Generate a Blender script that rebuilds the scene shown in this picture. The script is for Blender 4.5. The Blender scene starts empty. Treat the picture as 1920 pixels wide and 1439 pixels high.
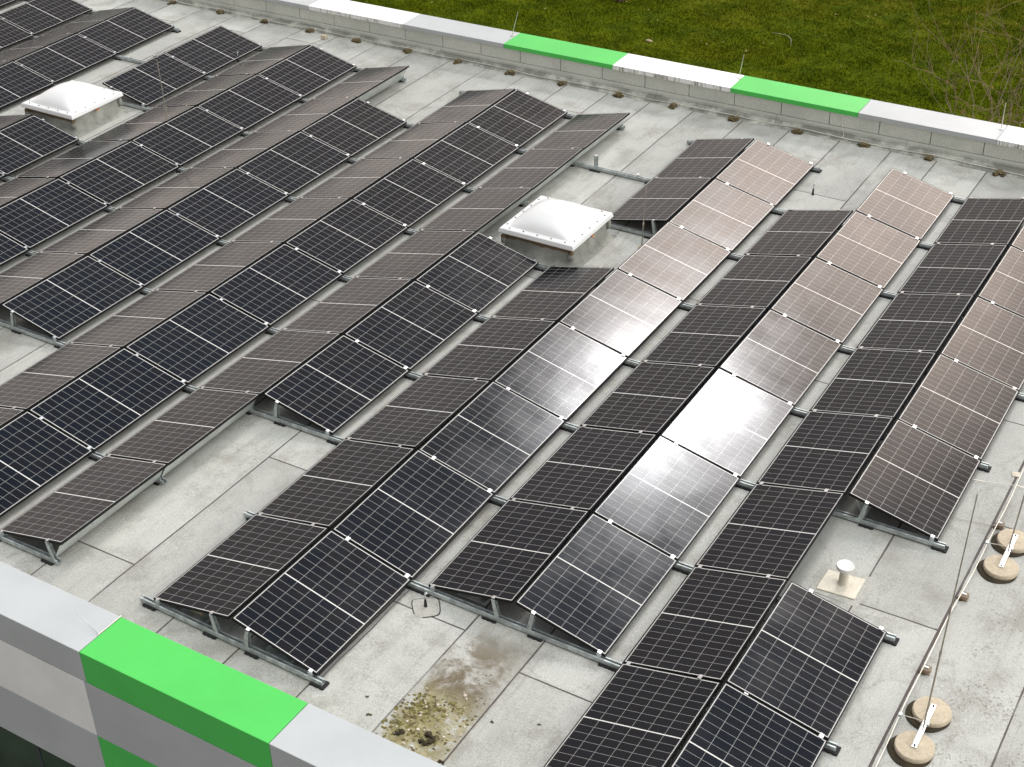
import bpy, bmesh, math, random
import numpy as np
from mathutils import Vector, Matrix
random.seed(7); rng = np.random.default_rng(7)
sc = bpy.context.scene
COL = sc.collection

# ------------------------------------------------------------------ camera
CAM = np.array([9.7673, -8.17277, 10.91178]); FPX = 2706.354
RM = np.array([[0.857679, 0.513826, -0.019218], [0.269517, -0.481079, -0.83422], [-0.437889, 0.710314, -0.551096]])
cd = bpy.data.cameras.new('camera'); cam = bpy.data.objects.new('camera', cd); COL.objects.link(cam)
X_, Y_, Z_ = RM[0], -RM[1], -RM[2]
cam.matrix_world = Matrix(((X_[0], Y_[0], Z_[0], CAM[0]), (X_[1], Y_[1], Z_[1], CAM[1]), (X_[2], Y_[2], Z_[2], CAM[2]), (0, 0, 0, 1)))
cd.sensor_width = 36; cd.lens = FPX / 1920 * 36; cd.clip_end = 2000
sc.camera = cam

def at(u, v, z=None, y=None, x=None):
    """a pixel of the photograph cast onto a plane of the place"""
    d = RM.T @ np.array([(u - 960) / FPX, (v - 719.5) / FPX, 1.0])
    if z is not None: t = (z - CAM[2]) / d[2]
    elif y is not None: t = (y - CAM[1]) / d[1]
    else: t = (x - CAM[0]) / d[0]
    return CAM + d * t

# ------------------------------------------------------------------ light
SUN_EL, SUN_AZ = math.radians(41.2), math.radians(-4.3)      # azimuth from +Y towards +X
SUN = Vector((math.sin(SUN_AZ) * math.cos(SUN_EL), math.cos(SUN_AZ) * math.cos(SUN_EL), math.sin(SUN_EL)))
sl = bpy.data.lights.new('sun', 'SUN'); sun = bpy.data.objects.new('sun', sl); COL.objects.link(sun)
sl.energy = 0.5; sl.angle = math.radians(7); sl.color = (0.98, 0.98, 1.0)
sun.rotation_euler = SUN.to_track_quat('Z', 'Y').to_euler()
sc.view_settings.view_transform = 'Standard'; sc.view_settings.look = 'None'
sc.view_settings.gamma = 1.0; sc.view_settings.exposure = 0.78

# ------------------------------------------------------------------ node helper
class NT:
    def __init__(s, tree): s.t = tree; s.t.nodes.clear()
    def n(s, typ, **kw):
        nd = s.t.nodes.new(typ)
        for k, v in kw.items(): setattr(nd, k, v)
        return nd
    def put(s, sock, v):
        if v is None: return
        if isinstance(v, bpy.types.NodeSocket): s.t.links.new(v, sock)
        else:
            if sock.type == 'RGBA' and not isinstance(v, (int, float)): v = tuple(v) + (1,) if len(v) == 3 else v
            sock.default_value = v
    def m(s, op, a, b=None, c=None, clamp=False):
        nd = s.n('ShaderNodeMath', operation=op); nd.use_clamp = clamp
        for i, v in enumerate((a, b, c)): s.put(nd.inputs[i], v)
        return nd.outputs[0]
    def vm(s, op, a, b=None):
        nd = s.n('ShaderNodeVectorMath', operation=op); s.put(nd.inputs[0], a); s.put(nd.inputs[1], b)
        return nd.outputs['Value'] if op in ('DOT_PRODUCT', 'LENGTH') else nd.outputs[0]
    def mix(s, f, a, b, mode='MIX'):
        nd = s.n('ShaderNodeMix', data_type='RGBA', blend_type=mode)
        s.put(nd.inputs[0], f); s.put(nd.inputs[6], a); s.put(nd.inputs[7], b); return nd.outputs[2]
    def noise(s, vec, scale, detail=3, rough=0.55, dist=0.0):
        nd = s.n('ShaderNodeTexNoise'); s.put(nd.inputs['Vector'], vec)
        nd.inputs['Scale'].default_value = scale; nd.inputs['Detail'].default_value = detail
        nd.inputs['Roughness'].default_value = rough; nd.inputs['Distortion'].default_value = dist
        return nd.outputs['Fac']
    def voro(s, vec, scale, feature='F1', out='Distance'):
        nd = s.n('ShaderNodeTexVoronoi', feature=feature); s.put(nd.inputs['Vector'], vec)
        nd.inputs['Scale'].default_value = scale; return nd.outputs[out]
    def ramp(s, v, a, b, lo=0.0, hi=1.0, smooth=True):
        nd = s.n('ShaderNodeMapRange'); nd.interpolation_type = 'SMOOTHSTEP' if smooth else 'LINEAR'
        s.put(nd.inputs[0], v); s.put(nd.inputs[1], a); s.put(nd.inputs[2], b); s.put(nd.inputs[3], lo); s.put(nd.inputs[4], hi)
        return nd.outputs[0]
    def sep(s, v):
        nd = s.n('ShaderNodeSeparateXYZ'); s.put(nd.inputs[0], v); return nd.outputs
    def comb(s, x=0.0, y=0.0, z=0.0):
        nd = s.n('ShaderNodeCombineXYZ')
        for i, v in enumerate((x, y, z)): s.put(nd.inputs[i], v)
        return nd.outputs[0]
    def pos(s): return s.n('ShaderNodeNewGeometry').outputs['Position']
    def obj(s): return s.n('ShaderNodeTexCoord').outputs['Object']
    def uv(s): return s.n('ShaderNodeTexCoord').outputs['UV']
    def bump(s, h, strength=0.3, dist=0.01):
        nd = s.n('ShaderNodeBump'); nd.inputs['Strength'].default_value = strength; nd.inputs['Distance'].default_value = dist
        s.put(nd.inputs['Height'], h); return nd.outputs[0]
    def principled(s, col, rough=0.6, metal=0.0, ior=1.45, normal=None, spec=None):
        b = s.n('ShaderNodeBsdfPrincipled'); o = s.n('ShaderNodeOutputMaterial')
        s.put(b.inputs['Base Color'], col); s.put(b.inputs['Roughness'], rough); s.put(b.inputs['Metallic'], metal)
        s.put(b.inputs['IOR'], ior); s.put(b.inputs['Normal'], normal)
        if spec is not None: s.put(b.inputs['Specular IOR Level'], spec)
        s.t.links.new(b.outputs[0], o.inputs[0]); return b

def mat(name):
    m = bpy.data.materials.new(name); m.use_nodes = True; return m, NT(m.node_tree)

# ------------------------------------------------------------------ world: hazy bright overcast, sun behind thin cloud
w = bpy.data.worlds.new('World'); sc.world = w; w.use_nodes = True
T = NT(w.node_tree)
sky = T.n('ShaderNodeTexSky', sky_type='NISHITA'); sky.sun_disc = False
sky.sun_elevation = SUN_EL; sky.sun_rotation = SUN_AZ; sky.air_density = 1.2; sky.dust_density = 3.0; sky.ozone_density = 1.0
dirv = T.vm('NORMALIZE', T.n('ShaderNodeTexCoord').outputs['Generated'])
dx, dy, dz = T.sep(dirv)
den = T.m('ADD', T.m('MAXIMUM', dz, 0.0), 0.12)
cp = T.comb(T.m('DIVIDE', dx, den), T.m('DIVIDE', dy, den), 0.0)
cn = T.noise(cp, 1.7, 6, 0.6, 0.4); cn2 = T.noise(cp, 5.0, 5, 0.6, 0.6)
el = T.m('ARCSINE', dz); az = T.m('ARCTAN2', dx, dy)
D_ = math.radians
# thin, brightly lit cloud bank round the veiled sun, with ragged edges
qa = T.m('DIVIDE', T.m('SUBTRACT', az, D_(-2.8)), D_(12.0)); qe = T.m('DIVIDE', T.m('SUBTRACT', el, D_(32.5)), D_(10.5))
q2 = T.m('ADD', T.m('MULTIPLY', qa, qa), T.m('MULTIPLY', qe, qe))
q2 = T.m('ADD', q2, T.m('MULTIPLY', T.m('SUBTRACT', cn2, 0.5), 1.3))
bank = T.m('MULTIPLY', T.ramp(q2, 1.25, 0.45), T.ramp(T.m('ADD', T.m('MULTIPLY', cn2, 0.6), T.m('MULTIPLY', T.noise(cp, 11.0, 2, 0.5, 0.5), 0.4)), 0.38, 0.60, 1.7, 8.6))
# the rest of the overcast: bright overhead and to the right, dull blue-grey belt, warm pale horizon, dim behind
mid_l = T.m('SUBTRACT', T.ramp(el, D_(10), D_(20), 0.76, 0.45), T.ramp(el, D_(36), D_(44), 0.0, 0.11))
zen = T.ramp(el, D_(56), D_(74), 0.0, 2.5)
right = T.m('MULTIPLY', T.ramp(dx, 0.30, 0.75), 1.5)
backf = T.ramp(dy, -0.65, 0.25, 0.52, 1.0)
low = T.ramp(T.m('ADD', el, T.m('MULTIPLY', T.m('SUBTRACT', T.noise(T.comb(T.m('MULTIPLY', az, 9.0), T.m('MULTIPLY', el, 14.0), 0.0), 1.0, 4, 0.65), 0.5), D_(11))), D_(0.3), D_(3.2), 0.32, 1.0)
cl = T.ramp(T.m('ADD', T.m('MULTIPLY', cn, 0.65), T.m('MULTIPLY', cn2, 0.35)), 0.36, 0.62, 0.75, 1.3)
base_l = T.m('MULTIPLY', T.m('MULTIPLY', T.m('ADD', T.m('ADD', mid_l, zen), right), cl), T.m('MULTIPLY', backf, low))
ccol = T.mix(T.ramp(el, D_(37), D_(46)), (1.09, 0.95, 0.86), (0.70, 0.92, 1.25))
ccol = T.mix(T.ramp(T.m('ADD', zen, right), 0.3, 1.0), ccol, (1.0, 0.985, 0.95))
c1 = T.vm('SCALE', ccol); T.put(c1.node.inputs['Scale'], base_l)
c2 = T.vm('SCALE', (1.0, 0.82, 0.71)); T.put(c2.node.inputs['Scale'], bank)
csum = T.vm('ADD', c1, c2)
bg1 = T.n('ShaderNodeBackground'); T.put(bg1.inputs[0], sky.outputs[0]); bg1.inputs[1].default_value = 0.05
bg2 = T.n('ShaderNodeBackground'); T.put(bg2.inputs[0], csum); bg2.inputs[1].default_value = 1.0
ad = T.n('ShaderNodeMixShader'); ad.inputs[0].default_value = 0.85
T.t.links.new(bg1.outputs[0], ad.inputs[1]); T.t.links.new(bg2.outputs[0], ad.inputs[2])
wo = T.n('ShaderNodeOutputWorld'); T.t.links.new(ad.outputs[0], wo.inputs[0])

# ------------------------------------------------------------------ mesh helper
class MB:
    def __init__(s): s.v = []; s.f = []; s.uv = None
    def add(s, V, F):
        o = len(s.v); s.v += [tuple(map(float, p)) for p in V]; s.f += [tuple(o + i for i in f) for f in F]; return s
    def box(s, x0, x1, y0, y1, z0, z1):
        return s.add([(x0, y0, z0), (x1, y0, z0), (x1, y1, z0), (x0, y1, z0), (x0, y0, z1), (x1, y0, z1), (x1, y1, z1), (x0, y1, z1)],
                     [(3, 2, 1, 0), (4, 5, 6, 7), (0, 1, 5, 4), (1, 2, 6, 5), (2, 3, 7, 6), (3, 0, 4, 7)])
    def hexa(s, P):
        return s.add(P, [(3, 2, 1, 0), (4, 5, 6, 7), (0, 1, 5, 4), (1, 2, 6, 5), (2, 3, 7, 6), (3, 0, 4, 7)])
    def tube(s, pts, r, n=8, cap=True):
        pts = [np.array(p, float) for p in pts]; k = len(pts)
        rs = r if isinstance(r, (list, tuple)) else [r] * k
        V = []; F = []; ref = None
        for i, p in enumerate(pts):
            d = pts[min(i + 1, k - 1)] - pts[max(i - 1, 0)]; d = d / (np.linalg.norm(d) + 1e-12)
            if ref is None:
                ref = np.array([0, 0, 1.0]) if abs(d[2]) < 0.9 else np.array([1.0, 0, 0])
            a1 = np.cross(d, ref); a1 /= np.linalg.norm(a1) + 1e-12; b1 = np.cross(d, a1); ref = -b1 if abs(np.dot(b1, d)) < .5 else ref
            for j in range(n):
                t = 2 * math.pi * j / n; V.append(p + rs[i] * (math.cos(t) * a1 + math.sin(t) * b1))
        for i in range(k - 1):
            for j in range(n):
                a0 = i * n + j; a2 = i * n + (j + 1) % n; F.append((a0, a2, a2 + n, a0 + n))
        if cap: F.append(tuple(range(n - 1, -1, -1))); F.append(tuple((k - 1) * n + j for j in range(n)))
        return s.add(V, F)
    def lathe(s, prof, c=(0, 0, 0), n=40, wob=0.0):
        V = []; F = []; k = len(prof)
        for (r, z) in prof:
            for j in range(n):
                t = 2 * math.pi * j / n; rr = r * (1 + wob * math.sin(3 * t + c[0] * 9) + wob * math.sin(5 * t + c[1] * 7))
                V.append((c[0] + rr * math.cos(t), c[1] + rr * math.sin(t), c[2] + z))
        for i in range(k - 1):
            for j in range(n):
                a0 = i * n + j; a2 = i * n + (j + 1) % n; F.append((a0, a2, a2 + n, a0 + n))
        F.append(tuple(range(n - 1, -1, -1))); F.append(tuple((k - 1) * n + j for j in range(n)))
        return s.add(V, F)
    def blob(s, c, r, seed=0, sub=2, amp=0.35, sq=(1, 1, 0.7)):
        bm = bmesh.new(); bmesh.ops.create_icosphere(bm, subdivisions=sub, radius=1)
        q = np.random.default_rng(seed); ph = q.uniform(0, 6.28, (6, 3)); fr = q.uniform(1.5, 6, (6, 3))
        V = []
        for vv in bm.verts:
            p = np.array(vv.co); k = 1 + amp * sum(np.sin(np.dot(fr[i], p) + ph[i, 0]) for i in range(6)) / 3.2
            V.append(np.array(c) + r * k * p * np.array(sq))
        F = [[q_.index for q_ in f.verts] for f in bm.faces]; bm.free(); return s.add(V, F)
    def build(s, name, m, parent=None, smooth=False, bevel=0.0, seg=2, auto=None):
        me = bpy.data.meshes.new(name); me.from_pydata(s.v, [], s.f); me.update()
        if s.uv is not None:
            l = me.uv_layers.new(name='UVMap')
            arr = np.array(s.uv, np.float32)[[lp.vertex_index for lp in me.loops]]
            l.data.foreach_set('uv', arr.ravel())
        if m: me.materials.append(m)
        o = bpy.data.objects.new(name, me); COL.objects.link(o)
        if parent: o.parent = parent
        if smooth: me.shade_smooth()
        if auto: 
            me.shade_smooth(); me.set_sharp_from_angle(angle=math.radians(auto))
        if bevel:
            md = o.modifiers.new('bevel', 'BEVEL'); md.width = bevel; md.segments = seg; md.limit_method = 'ANGLE'
        return o

def tag(o, label=None, cat=None, group=None, kind=None):
    if label: o['label'] = label
    if cat: o['category'] = cat
    if group: o['group'] = group
    if kind: o['kind'] = kind
    return o
def thing(name, loc, label, cat, group=None):
    o = bpy.data.objects.new(name, None); COL.objects.link(o); o.location = loc; o.empty_display_size = .2
    return tag(o, label, cat, group)
def part(o, parent, loc=None):
    o.parent = parent
    if loc is not None: o.location = loc
    return o
def copy_tree(o, parent=None):
    c = o.copy(); COL.objects.link(c)
    if parent: c.parent = parent
    for ch in list(o.children): copy_tree(ch, c)
    return c
ORD = ['zeroth', 'first', 'second', 'third', 'fourth', 'fifth', 'sixth', 'seventh', 'eighth', 'ninth', 'tenth', 'eleventh', 'twelfth',
       'thirteenth', 'fourteenth', 'fifteenth', 'sixteenth', 'seventeenth', 'eighteenth', 'nineteenth']

# ------------------------------------------------------------------ layout of the array (metres)
S = 1.782; ZE = 0.115; A_, H_, G_, W_ = 1.08534, 0.25288, 0.06573, 2.46281
# the roof is not flat: height field in millimetres at the valleys (rows) and rails (columns)
FLD = np.array([[-1,-1,-2,-2,-3,-4,-3,-2,2,8,15,17],[0,-1,-2,-3,-4,-5,-5,-4,0,9,20,21],[0,0,-1,-3,-5,-7,-9,-9,-7,9,35,28],
 [2,1,-1,-4,-7,-10,-14,-19,-10,10,42,31],[4,3,0,-4,-9,-14,-17,-23,-13,11,29,26],[8,7,4,-4,-13,-21,-19,-18,-12,-2,25,20],
 [14,14,12,-3,-27,-37,-22,-17,-16,-19,6,10],[20,25,34,9,8,-11,-15,-16,-16,-11,2,6],[23,33,67,37,28,-2,-12,-17,-24,-12,8,6],
 [18,19,14,-29,-11,-13,-14,-18,-27,-21,9,5],[15,13,4,-28,-28,-25,-15,-17,-21,-25,0,1],[14,15,19,39,22,-2,-7,-13,-17,-18,-7,-3]]) / 1000.0
FX0 = (-8 * 1.3827 - 0.08) * S; FDX = 1.3827 * S
def fz(x, y):
    fx = min(max((x - FX0) / FDX, 0), 10.999); fy = min(max(y / S + 2, 0), 10.999)
    i, j = int(fx), int(fy); p, q = fx - i, fy - j
    return float((FLD[i, j] * (1 - p) + FLD[i + 1, j] * p) * (1 - q) + (FLD[i, j + 1] * (1 - p) + FLD[i + 1, j + 1] * p) * q)

# ------------------------------------------------------------------ materials
def simple(name, col, rough=0.5, metal=0.0, var=0.12, scale=8.0, bump=0.0, ior=1.45, dirt=None):
    m, t = mat(name); p = t.obj()
    n1 = t.noise(p, scale, 4, 0.6)
    c = t.mix(t.ramp(n1, 0.3, 0.7), tuple(k * (1 - var) for k in col), tuple(min(1, k * (1 + var)) for k in col))
    if dirt: c = t.mix(t.ramp(t.noise(p, scale * 2.3, 5, 0.65), 0.52, 0.72, 0, 0.6), c, dirt)
    nm = t.bump(t.noise(p, scale * 12, 3), bump, 0.004) if bump else None
    t.principled(c, t.ramp(n1, 0.2, 0.8, rough * 0.85, min(1, rough * 1.2)), metal, ior, nm); return m

M_frame = simple('black_anodised_aluminium', (0.012, 0.012, 0.013), 0.5, 0.0, 0.2, 3, ior=1.2)
M_alu = simple('mill_aluminium', (0.66, 0.66, 0.65), 0.38, 1.0, 0.08, 14)
M_galv = simple('galvanised_steel', (0.46, 0.50, 0.495), 0.5, 0.55, 0.25, 11, 0.1, dirt=(0.3, 0.33, 0.32))
M_defl = simple('galvanised_sheet', (0.60, 0.63, 0.61), 0.42, 0.7, 0.12, 4, 0.05)
M_rubber = simple('black_rubber', (0.012, 0.012, 0.013), 0.8, 0.0, 0.3, 20)
M_white = simple('white_acrylic', (0.63, 0.635, 0.63), 0.3, 0.0, 0.02, 3)
M_screw = simple('dark_screw_cap', (0.05, 0.055, 0.07), 0.5)
M_conc = simple('washed_concrete', (0.47, 0.40, 0.295), 0.85, 0.0, 0.12, 30, 0.7, dirt=(0.37, 0.305, 0.21))
M_patch = simple('patch_bitumen', (0.36, 0.355, 0.32), 0.85, 0, .15, 30, .4, dirt=(0.24, 0.23, 0.20))
M_holder = simple('mossy_block', (0.15, 0.12, 0.075), 0.9, 0.0, 0.4, 25, 0.5, dirt=(0.07, 0.06, 0.03))
M_drygrass = simple('straw', (0.30, 0.24, 0.12), 0.9, 0, .3, 9)
M_brick = simple('weathered_brick', (0.24, 0.18, 0.13), 0.9, 0.0, 0.3, 25, 0.5, dirt=(0.10, 0.075, 0.05))
M_moss_and_mat = simple('wet_moss_and_dark_mat', (0.035, 0.026, 0.012), 0.9, 0.0, 0.5, 30, 0.6)  # for the moss clumps and for the dark mats below the discs
M_moss = simple('brown_moss', (0.10, 0.075, 0.03), 0.95, 0.0, 0.5, 40, 0.6, dirt=(0.05, 0.03, 0.015))
M_yel = simple('yellow_green_moss', (0.145, 0.13, 0.036), 0.95, 0.0, 0.45, 40, 0.5, dirt=(0.075, 0.062, 0.03))
M_chip = simple('pale_gravel', (0.52, 0.46, 0.38), 0.8, 0.0, 0.2, 30)
M_wire = simple('aluminium_wire', (0.70, 0.66, 0.58), 0.4, 0.6, 0.1, 10)
M_rod = simple('weathered_rod', (0.34, 0.31, 0.26), 0.5, 0.5, 0.2, 20)
M_pvc = simple('beige_plastic_pad', (0.56, 0.52, 0.43), 0.6, 0.0, 0.1, 9, dirt=(0.42, 0.37, 0.28))
M_steelcap = simple('zinc_cap', (0.62, 0.62, 0.60), 0.45, 0.3, 0.1, 15)
M_copper = simple('copper_latch', (0.55, 0.27, 0.13), 0.4, 0.6)
M_bark = simple('pale_bark', (0.23, 0.185, 0.12), 0.9, 0.0, 0.3, 12, 0.3)
M_twig = simple('dry_twig', (0.20, 0.14, 0.08), 0.9, 0.0, 0.3, 12)
M_deadleaf = simple('dead_leaf', (0.30, 0.14, 0.05), 0.9, 0.0, 0.5, 6)
M_render = simple('grey_render', (0.30, 0.31, 0.30), 0.8, 0.0, 0.1, 3, 0.2)
M_wframe = simple('dark_window_frame', (0.03, 0.035, 0.04), 0.4)
m, t = mat('window_glass'); t.principled(t.mix(t.ramp(t.noise(t.obj(), 1.3, 4), .35, .65), (0.006, 0.02, 0.008), (0.02, 0.05, 0.02)), 0.05, 0, 1.45); M_glass = m

def panel_paint(name, col, streak=False):
    m, t = mat(name); p = t.pos(); x, y, z = t.sep(p)
    n1 = t.noise(p, 1.1, 5, 0.6); n2 = t.noise(p, 160, 2, 0.7)
    c = t.mix(t.ramp(n1, 0.3, 0.7), tuple(k * 0.94 for k in col), tuple(min(1, k * 1.05) for k in col))
    c = t.mix(t.ramp(n2, 0.35, 0.65, 0, 0.10), c, tuple(k * 0.55 for k in col))
    sp = t.ramp(t.voro(p, 9.0), 0.02, 0.05, 1.0, 0.0)
    c = t.mix(t.m('MULTIPLY', sp, t.ramp(t.noise(p, 2.2, 2), 0.55, 0.62, 0, .8)), c, (0.45, 0.40, 0.30))
    if streak:      # algae runs down the inner face of the far coping
        sn = t.noise(t.comb(t.m('MULTIPLY', x, 22.0), 0.0, t.m('MULTIPLY', z, 3.0)), 1.0, 4, 0.7)
        big = t.noise(t.comb(t.m('MULTIPLY', x, 1.6), 0.0, 0.0), 1.0, 2)
        f = t.m('MULTIPLY', t.ramp(t.m('ADD', sn, t.m('MULTIPLY', big, 0.5)), 0.72, 0.92), t.m('MULTIPLY', t.ramp(y, 15.785, 15.80, 1.0, 0.0), t.m('GREATER_THAN', y, 10.0)))
        c = t.mix(t.m('MULTIPLY', f, t.ramp(z, 0.555, 0.54, 0, 0.85)), c, (0.16, 0.14, 0.08))
    t.principled(c, 0.38, 0.0, 1.45, t.bump(n2, 0.04, 0.002)); return m
M_green = panel_paint('green_panel_paint', (0.07, 0.49, 0.085))
M_grey = panel_paint('grey_panel_paint', (0.425, 0.445, 0.45))
M_whitep = panel_paint('white_panel_paint', (0.80, 0.80, 0.785), True)

# bitumen roofing: every sheet carries uv = metres from its left edge / near end
def bitumen(name, wall=False):
    m, t = mat(name); p = t.pos(); x, y, z = t.sep(p)
    fine = t.noise(p, 95, 3, 0.85); mid = t.noise(p, 30, 5, 0.7)
    big = t.noise(t.comb(t.m('MULTIPLY', x, 1.5), t.m('MULTIPLY', y, 0.5), z), 1.0, 5, 0.6)
    if wall: base = ((0.53, 0.55, 0.49), (0.65, 0.665, 0.60))
    else: base = ((0.385, 0.390, 0.362), (0.495, 0.500, 0.465))
    c = t.mix(t.ramp(big, 0.28, 0.72), base[0], base[1])
    c = t.mix(t.ramp(mid, 0.3, 0.7, 0.0, 0.22), c, tuple(k * 0.75 for k in base[0]))
    c = t.mix(t.ramp(fine, 0.38, 0.56, 0.62, 0.0), c, tuple(k * 0.42 for k in base[0]))
    c = t.mix(t.ramp(t.noise(p, 140, 2, 0.8), 0.54, 0.66, 0.0, 0.55), c, (0.66, 0.65, 0.60))
    if not wall:
        uu, vv, _ = t.sep(t.uv())
        at_ = t.n('ShaderNodeAttribute'); at_.attribute_name = 'tint'
        c = t.mix(1.0, c, t.comb_rgb(at_.outputs['Fac']) if hasattr(t, 'comb_rgb') else t.comb(at_.outputs['Fac'], at_.outputs['Fac'], at_.outputs['Fac']), 'MULTIPLY')
        wob = t.m('MULTIPLY', t.m('SUBTRACT', t.noise(t.comb(t.m('MULTIPLY', x, 3.0), t.m('MULTIPLY', y, 3.0), 0.0), 1.0, 4, 0.7), 0.47), 0.05)
        # darker, dustier band beside each lap and pale dried-puddle outlines
        band = t.ramp(uu, 0.0, 0.22, 0.22, 0.0)
        c = t.mix(t.m('MULTIPLY', band, t.ramp(t.noise(p, 3.3, 4), 0.4, 0.7)), c, (0.16, 0.15, 0.12))
        pud = t.noise(t.comb(t.m('MULTIPLY', x, 1.0), t.m('MULTIPLY', y, 0.7), 3.0), 0.9, 3, 0.5)
        ring = t.m('MULTIPLY', t.ramp(t.m('ABSOLUTE', t.m('SUBTRACT', pud, 0.56)), 0.0, 0.03, 1.0, 0.0), t.ramp(mid, 0.35, 0.6, 0, .3))
        c = t.mix(ring, c, (0.17, 0.16, 0.13))
        st = t.ramp(t.m('ADD', t.noise(p, 1.4, 5, 0.62), t.m('MULTIPLY', mid, 0.25)), 0.60, 0.82, 0, 0.42)
        c = t.mix(st, c, (0.155, 0.142, 0.112))
        stk = t.noise(t.comb(t.m('MULTIPLY', x, 9.0), t.m('MULTIPLY', y, 0.55), 0.0), 1.0, 5, 0.65)
        c = t.mix(t.ramp(stk, 0.52, 0.74, 0, 0.30), c, (0.19, 0.18, 0.15))
        c = t.mix(t.m('MULTIPLY', t.ramp(t.m('ABSOLUTE', t.m('SUBTRACT', uu, 0.105)), 0.0, 0.012, 0.30, 0.0), t.ramp(stk, .35, .6)), c, (0.20, 0.19, 0.165))
        # the green-brown dirt trap at the near gutter sheet
        d1 = t.noise(p, 2.4, 6, 0.68, 0.6); d2 = t.noise(p, 9.0, 6, 0.7, 0.8)
        xw = t.m('ADD', x, t.m('MULTIPLY', t.m('SUBTRACT', d1, 0.5), 0.7))
        rx = t.m('MULTIPLY', t.m('MULTIPLY', t.ramp(x, 3.13, 3.16), t.ramp(x, 4.10, 3.96)), t.m('MULTIPLY', t.ramp(xw, 3.08, 3.36), t.ramp(xw, 4.10, 3.78)))
        near = t.ramp(t.m('ADD', y, t.m('MULTIPLY', t.m('SUBTRACT', d1, 0.5), 2.2)), 1.5, -0.3)
        brown = t.m('MULTIPLY', rx, t.m('MULTIPLY', t.ramp(y, 1.8, 0.9), t.ramp(t.m('ADD', d1, t.m('MULTIPLY', d2, 0.45)), 0.64, 0.86, 0.0, 0.9)))
        c = t.mix(t.m('MULTIPLY', rx, t.m('MULTIPLY', t.ramp(y, 1.85, 1.3, 0, 0.7), t.ramp(d1, 0.36, 0.58))), c, (0.20, 0.18, 0.14))
        c = t.mix(brown, c, (0.105, 0.078, 0.042))
        grn = t.m('MULTIPLY', t.m('MULTIPLY', rx, t.ramp(y, 0.75, 0.35)), t.ramp(t.m('ADD', t.m('MULTIPLY', d2, 0.6), t.m('MULTIPLY', d1, 0.4)), 0.42, 0.50, 0, 0.85))
        c = t.mix(grn, c, t.mix(t.ramp(d2, 0.45, 0.6), (0.20, 0.175, 0.06), (0.30, 0.27, 0.15)))
        ck = t.m('MULTIPLY', t.m('MULTIPLY', rx, t.ramp(y, 0.9, 0.45)), t.ramp(t.voro(t.vm('ADD', p, t.comb(t.m('MULTIPLY', d2, 0.25), 0.0, 0.0)), 11, 'DISTANCE_TO_EDGE'), 0.0, 0.05, 0.7, 0.0))
        c = t.mix(t.m('MULTIPLY', ck, t.ramp(d1, .42, .55)), c, (0.06, 0.05, 0.03))
        # grime specks spread out by rain near the ballast discs
        rr = t.m('MULTIPLY', t.ramp(x, 7.6, 8.2), t.ramp(t.noise(p, 26, 3, 0.6), 0.57, 0.64, 0, 0.55))
        c = t.mix(t.m('MULTIPLY', rr, t.ramp(t.noise(p, 2.0, 3), 0.40, 0.56)), c, (0.10, 0.08, 0.055))
        # bitumen bleed along the laps
        lw = t.m('ADD', 0.011, t.m('MULTIPLY', t.noise(t.comb(t.m('MULTIPLY', y, 2.3), x, 0.0), 1.0, 4, 0.7), 0.020))
        lw = t.m('ADD', lw, t.m('MULTIPLY', t.m('LESS_THAN', t.m('ABSOLUTE', t.m('SUBTRACT', x, 7.63)), 0.06), 0.009))
        vis = t.ramp(t.noise(t.comb(t.m('MULTIPLY', y, 0.8), t.m('MULTIPLY', x, 3.0), 7.0), 1.0, 3), 0.30, 0.48, 0.45, 1.0)
        s1 = t.m('MULTIPLY', t.m('LESS_THAN', t.m('ADD', uu, t.m('MULTIPLY', wob, 0.25)), lw), vis)
        s2 = t.m('LESS_THAN', t.m('ADD', vv, t.m('MULTIPLY', wob, 0.25)), t.m('MULTIPLY', lw, 0.95))
        c = t.mix(t.m('MAXIMUM', s1, s2), c, (0.075, 0.062, 0.058))
    else:
        al = t.noise(t.comb(t.m('MULTIPLY', x, 3.0), y, t.m('MULTIPLY', z, 5.0)), 1.0, 5, 0.65)
        c = t.mix(t.m('MULTIPLY', t.ramp(z, 0.20, 0.08), t.ramp(al, 0.35, 0.6, 0.1, 0.75)), c, (0.085, 0.09, 0.075))
    t.principled(c, 0.82, 0.0, 1.45, t.bump(t.m('ADD', fine, t.m('MULTIPLY', mid, 0.5)), 0.35, 0.004)); return m
M_bit = bitumen('mineral_bitumen_roofing'); M_bitw = bitumen('mineral_bitumen_upstand', True)

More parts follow.
